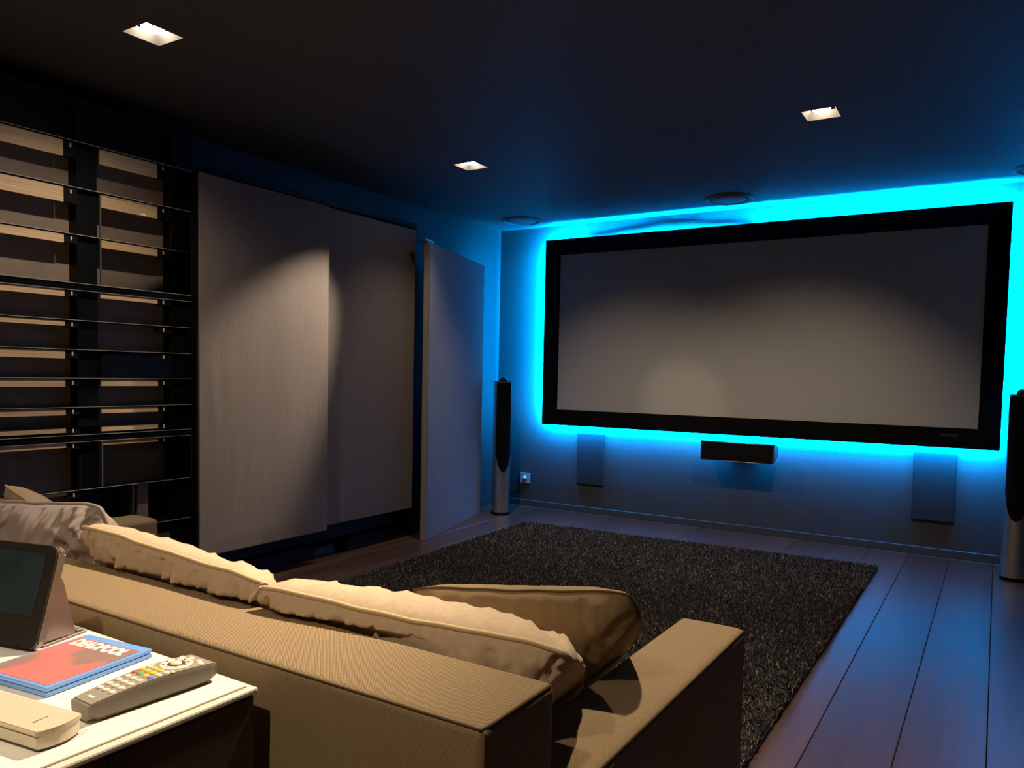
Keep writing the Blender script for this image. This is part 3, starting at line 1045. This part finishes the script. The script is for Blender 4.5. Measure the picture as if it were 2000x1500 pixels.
# ------------------------------------------------------------------ film case on the table
ca, cbb, cc = Vector((2.683, -5.326)), Vector((2.833, -5.320)), Vector((2.845, -5.491))
cen = (ca + cc) / 2
an = math.atan2(0.013, 0.150) + 0.045
fc = thing('film_case', (cen.x, cen.y, ZT), 'blue plastic film case with red cover lying on white table', 'film case', rotz=an)
cw, cl = 0.072, 0.0855
M_BLUE = mat('blue_plastic', (0.17, 0.38, 0.85), 0.25, spec=0.6)
box('lower_shell', (-cw, -cl, 0.0), (cw, cl, 0.0066), M_BLUE, fc, 0.002, 2, local=True)
box('upper_shell', (-cw, -cl, 0.0072), (cw, cl, 0.0140), M_BLUE, fc, 0.002, 2, local=True)
box('hinge_spine', (-cw - 0.001, -cl + 0.004, 0.001), (-cw + 0.004, cl - 0.004, 0.013), M_BLUE, fc, 0.001, 1, local=True)
M_COVER = mat('red_cover', rough=0.3)
noisy(M_COVER, (0.30, 0.18, 0.15), (0.88, 0.17, 0.16), scale=(9, 4, 1), ns=1.6, detail=1, lo=0.42, hi=0.56)
box('cover_sheet', (-cw + 0.006, -cl + 0.005, 0.0140), (cw - 0.004, cl - 0.018, 0.0146), M_COVER, fc, local=True)


def text_mesh(s, size, ext=0.0003, bold=0.0):
    cu = bpy.data.curves.new('title', 'FONT')
    cu.body = s
    cu.size = size
    cu.extrude = ext
    cu.offset = bold
    cu.align_x, cu.align_y = 'CENTER', 'CENTER'
    ob = bpy.data.objects.new('tmp_text', cu)
    C.objects.link(ob)
    dg = bpy.context.evaluated_depsgraph_get()
    me = bpy.data.meshes.new_from_object(ob.evaluated_get(dg))
    bpy.data.objects.remove(ob)
    return me


M_WHITE = mat('white_print', (0.85, 0.82, 0.78), 0.4)
me = text_mesh('DEADPOOL', 0.026, bold=0.0012)
co = np.array([v.co[:] for v in me.vertices])
sx = 0.112 / (co[:, 0].max() - co[:, 0].min())
for v in me.vertices:
    v.co = (v.co.x * sx, v.co.y * 1.25 + cl - 0.036, v.co.z + 0.0149)
link('title_lettering', me, M_WHITE, fc, local=True)

# ------------------------------------------------------------------ remote control
ra, rb = Vector((2.952, -5.497)), Vector((2.955, -5.317))
rd = rb - ra
rl = rd.length
ran = math.atan2(rd.y, rd.x) - PI / 2
rc = thing('remote_control', (ra.x, ra.y, ZT), 'long grey remote control with pale buttons on white table', 'remote control', rotz=ran)
M_RC = mat('remote_grey', (0.20, 0.17, 0.13), 0.35, spec=0.5)
M_RCF = mat('remote_face', (0.30, 0.265, 0.21), 0.35)


def rc_half(y):
    t = y / rl
    return 0.021 + 0.008 * min(1, max(0, (t - 0.05) / 0.75)) ** 0.9


def rc_top(y):
    t = y / rl
    return 0.024 + 0.008 * math.sin(PI * min(1, t) * 0.9) ** 1.0


bm = bmesh.new()
n = 36
rings = []
for i in range(n + 1):
    y = rl * i / n
    hw, zt = rc_half(y), rc_top(y)
    k = 0.6 if i in (0, n) else (0.92 if i in (1, n - 1) else 1.0)
    zb = 0.0 if 0.08 < i / n < 0.97 else 0.004
    ring = [(-hw * 0.72, zb), (hw * 0.72, zb), (hw * 0.97, zb + 0.007), (hw, zt - 0.004), (hw * 0.97, zt), (-hw * 0.97, zt), (-hw, zt - 0.004), (-hw * 0.97, zb + 0.007)]
    rings.append([bm.verts.new((x * (1 if k > .95 else 0.96), y, z)) for x, z in ring])
for A, B in zip(rings, rings[1:]):
    for j in range(8):
        bm.faces.new((A[j], A[(j + 1) % 8], B[(j + 1) % 8], B[j]))
bm.faces.new(rings[0][::-1])
bm.faces.new(rings[-1])
bm_obj('body', bm, M_RC, rc, local=True)
bm = bmesh.new()
rings = []
for i in range(n + 1):
    y = 0.004 + (rl - 0.008) * i / n
    hw, zt = rc_half(y) * 0.93, rc_top(y)
    rings.append([bm.verts.new(p) for p in ((-hw, y, zt - 0.001), (hw, y, zt - 0.001), (hw, y, zt + 0.0012), (-hw, y, zt + 0.0012))])
for A, B in zip(rings, rings[1:]):
    for j in range(4):
        bm.faces.new((A[j], A[(j + 1) % 4], B[(j + 1) % 4], B[j]))
bm.faces.new(rings[0][::-1])
bm.faces.new(rings[-1])
bm_obj('face_plate', bm, M_RCF, rc, local=True)
M_BTN = mat('cream_button', (0.72, 0.64, 0.50), 0.4)
M_YEL = mat('yellow_button', (0.75, 0.50, 0.05), 0.4)
M_RED = mat('red_button', (0.6, 0.08, 0.05), 0.4)
M_GRN = mat('green_button', (0.12, 0.35, 0.12), 0.4)
M_BLU = mat('blue_button', (0.10, 0.22, 0.55), 0.4)


def btn_mesh(m, rx, ry):
    bm = bmesh.new()
    add_lathe(bm, [(1.0, 0), (0.94, 0.0014), (0.6, 0.0021), (0.0, 0.0023)], 14)
    for v in bm.verts:
        v.co = (v.co.x * rx, v.co.y * ry, v.co.z)
    me = bpy.data.meshes.new('button')
    bmesh.ops.recalc_face_normals(bm, faces=bm.faces)
    bm.to_mesh(me)
    bm.free()
    me.materials.append(m)
    me.polygons.foreach_set('use_smooth', [True] * len(me.polygons))
    return me


BT = {k: btn_mesh(m, .0052, .0043) for k, m in (('c', M_BTN), ('y', M_YEL), ('r', M_RED), ('g', M_GRN), ('b', M_BLU))}
BT['s'] = btn_mesh(M_BTN, .0038, .0032)


def btn(k, x, y):
    o = bpy.data.objects.new('button', BT[k])
    C.objects.link(o)
    o.parent = rc
    o.location = (x, y, rc_top(y) + 0.0010)


for r0 in range(4):
    for c0 in (-1, 0, 1):
        btn('c', c0 * 0.0135, 0.034 + r0 * 0.0125)
for k, x in (('r', -.0185), ('g', -.006), ('y', .0065), ('b', .0185)):
    btn(k, x * .95, 0.0845)
for k, x in (('y', -.018), ('y', -.006), ('y', .006), ('c', .018)):
    btn(k, x, 0.0955)
for k, x in (('c', -.019), ('y', -.007), ('y', .006), ('c', .019)):
    btn(k, x, 0.1065)
yc = 0.134
bm = bmesh.new()
add_lathe(bm, [(0.0225, 0), (0.0225, 0.0016), (0.0205, 0.0024), (0.0125, 0.0022), (0.012, 0)], 32)
bmesh.ops.translate(bm, verts=bm.verts, vec=(0, yc, rc_top(yc) + 0.001))
bm_obj('navigation_ring', bm, mat('ring_pale', (0.62, 0.58, 0.50), 0.35), rc, local=True, smooth=True)
bm = bmesh.new()
add_lathe(bm, [(0.0118, 0), (0.0118, 0.0016), (0.0, 0.0016)], 28)
bmesh.ops.translate(bm, verts=bm.verts, vec=(0, yc, rc_top(yc) + 0.001))
bm_obj('ring_recess', bm, mat('ring_brown', (0.06, 0.03, 0.02), 0.4), rc, local=True)
bm = bmesh.new()
add_lathe(bm, [(0.0078, 0.0016), (0.0074, 0.0036), (0.0, 0.0042)], 24)
bmesh.ops.translate(bm, verts=bm.verts, vec=(0, yc, rc_top(yc) + 0.001))
bm_obj('center_button', bm, M_BTN, rc, local=True, smooth=True)
bm = bmesh.new()
for a in range(8):
    q = a * PI / 4 + .2
    cx, cy = 0.0165 * math.cos(q), yc + 0.0165 * math.sin(q)
    add_box(bm, (cx - .0016, cy - .0009, rc_top(yc) + 0.0030), (cx + .0016, cy + .0009, rc_top(yc) + 0.0036))
bm_obj('ring_marks', bm, M_BLACK, rc, local=True)
for x, y in ((-.021, .158), (-.009, .164), (.009, .164), (.021, .158), (-.023, .113), (.023, .113)):
    btn('s' if y < .15 else 'c', x, y)
bm = bmesh.new()
for i, h_ in enumerate((.0055, .0042, .0042, .0055, .0042)):
    add_box(bm, (-0.0062 + i * .0026, 0.0125, rc_top(.015) + .0010), (-0.0062 + i * .0026 + .0019, 0.0125 + h_, rc_top(.015) + .0016))
bm_obj('maker_lettering', bm, M_WHITE, rc, local=True)

# ------------------------------------------------------------------ cream rounded box at the front of the table
bx = thing('cream_case', (2.955, -5.548, ZT), 'cream slim boxy case with rounded end at lower left of table', 'case', rotz=math.radians(8))
M_CREAM = mat('cream_plastic', (0.62, 0.50, 0.36), 0.35)
M_CREAM2 = mat('pale_side', (0.66, 0.60, 0.42), 0.4)


def d_out(g):
    """outline long in -x, with a bowed end at +x"""
    p = [(-0.16, -0.026 - g), (0.034 + g, -0.026 - g)]
    for i in range(1, 9):
        t = i / 9
        p.append((0.034 + g + 0.007 * math.sin(PI * t), -0.026 - g + (0.056 + 2 * g) * t))
    p += [(0.034 + g, 0.030 + g), (-0.16, 0.030 + g)]
    return p


for nm, g, za, zb, m_ in (('foot_plate', -0.002, 0.0, 0.003, M_DARKWOOD), ('body', -0.0005, 0.003, 0.0185, M_CREAM2), ('lid', 0.001, 0.019, 0.025, M_CREAM)):
    bm = bmesh.new()
    add_prism(bm, d_out(g), 2, za, zb)
    if nm != 'foot_plate':
        bmesh.ops.bevel(bm, geom=bm.edges[:], offset=0.0012, segments=2, affect='EDGES')
    bm_obj(nm, bm, m_, bx, local=True)
bm = bmesh.new()
for i in range(5):
    add_box(bm, (0.006, -0.012 + i * .004, 0.0251), (0.006 + (.006, .004, .005, .0035, .0045)[i] * .6, -0.0095 + i * .004, 0.0254))
bm_obj('printed_mark', bm, mat('mark_grey', (0.22, 0.20, 0.18), 0.5), bx, local=True)

# ------------------------------------------------------------------ tablet in its dock
tx = thing('tablet_dock', (2.664, -5.404, ZT), 'black tablet leaning in a mauve metal dock at left of table', 'tablet', rotz=math.radians(14))
M_TB = mat('tablet_black', (0.022, 0.019, 0.015), 0.3, spec=0.5)
M_TS = noisy(mat('tablet_glass', rough=0.12, spec=0.7), (0.016, 0.026, 0.028), (0.030, 0.045, 0.047), ns=14)
M_MAUVE = mat('mauve_metal', (0.30, 0.20, 0.17), 0.35, metal=0.6)
tilt = math.radians(17)
ct, st = math.cos(tilt), math.sin(tilt)


def rrect(x0, x1, z0, z1, r, k=6):
    p = []
    for cx, cz, a0 in ((x1 - r, z1 - r, 0), (x0 + r, z1 - r, 90), (x0 + r, z0 + r, 180), (x1 - r, z0 + r, 270)):
        for i in range(k + 1):
            a = math.radians(a0 + 90 * i / k)
            p.append((cx + r * math.cos(a), cz + r * math.sin(a)))
    return p


def tilted(bm):
    for v in bm.verts:
        x, y, z = v.co
        v.co = (x, y * ct + z * st, z * ct - y * st + 0.004)


TWd, THt = 0.235, 0.160
for nm, r4, ya, yb, m_, bev in (('shell', (-TWd, 0.0, 0.0, THt, 0.014), -0.0005, 0.0125, M_CHROME, 0.002), ('bezel', (-TWd + .001, -0.001, 0.001, THt - .001, 0.013), -0.0045, -0.0005, M_TB, 0.0012),
                                ('display', (-TWd + .014, -0.020, 0.048, THt - .013, 0.003), -0.0054, -0.0045, M_TS, 0)):
    bm = bmesh.new()
    add_prism(bm, rrect(*r4), 1, ya, yb)
    if bev:
        bmesh.ops.bevel(bm, geom=bm.edges[:], offset=bev, segments=2, affect='EDGES')
    tilted(bm)
    bm_obj(nm, bm, m_ if nm != 'shell' else mat('tablet_side', (0.28, 0.21, 0.15), 0.3, metal=0.6), tx, local=True)
bm = bmesh.new()
prof = [(0.016, 0.006), (0.085, 0.0), (0.082, 0.010), (0.064, 0.094), (0.058, 0.103), (0.052, 0.101), (0.040, 0.066), (0.028, 0.056)]
add_prism(bm, prof, 0, -0.215, -0.012)
bmesh.ops.bevel(bm, geom=bm.edges[:], offset=0.003, segments=2, affect='EDGES')
bm_obj('cradle', bm, M_MAUVE, tx, local=True)
bm = bmesh.new()
add_box(bm, (-0.225, 0.020, 0.0), (-0.010, 0.104, 0.0035), 0.001, 1)
add_box(bm, (-0.222, 0.0865, 0.0037), (-0.013, 0.101, 0.0075), 0.001, 1)
bm_obj('dock_plate', bm, mat('dock_grey', (0.22, 0.20, 0.18), 0.5), tx, local=True)
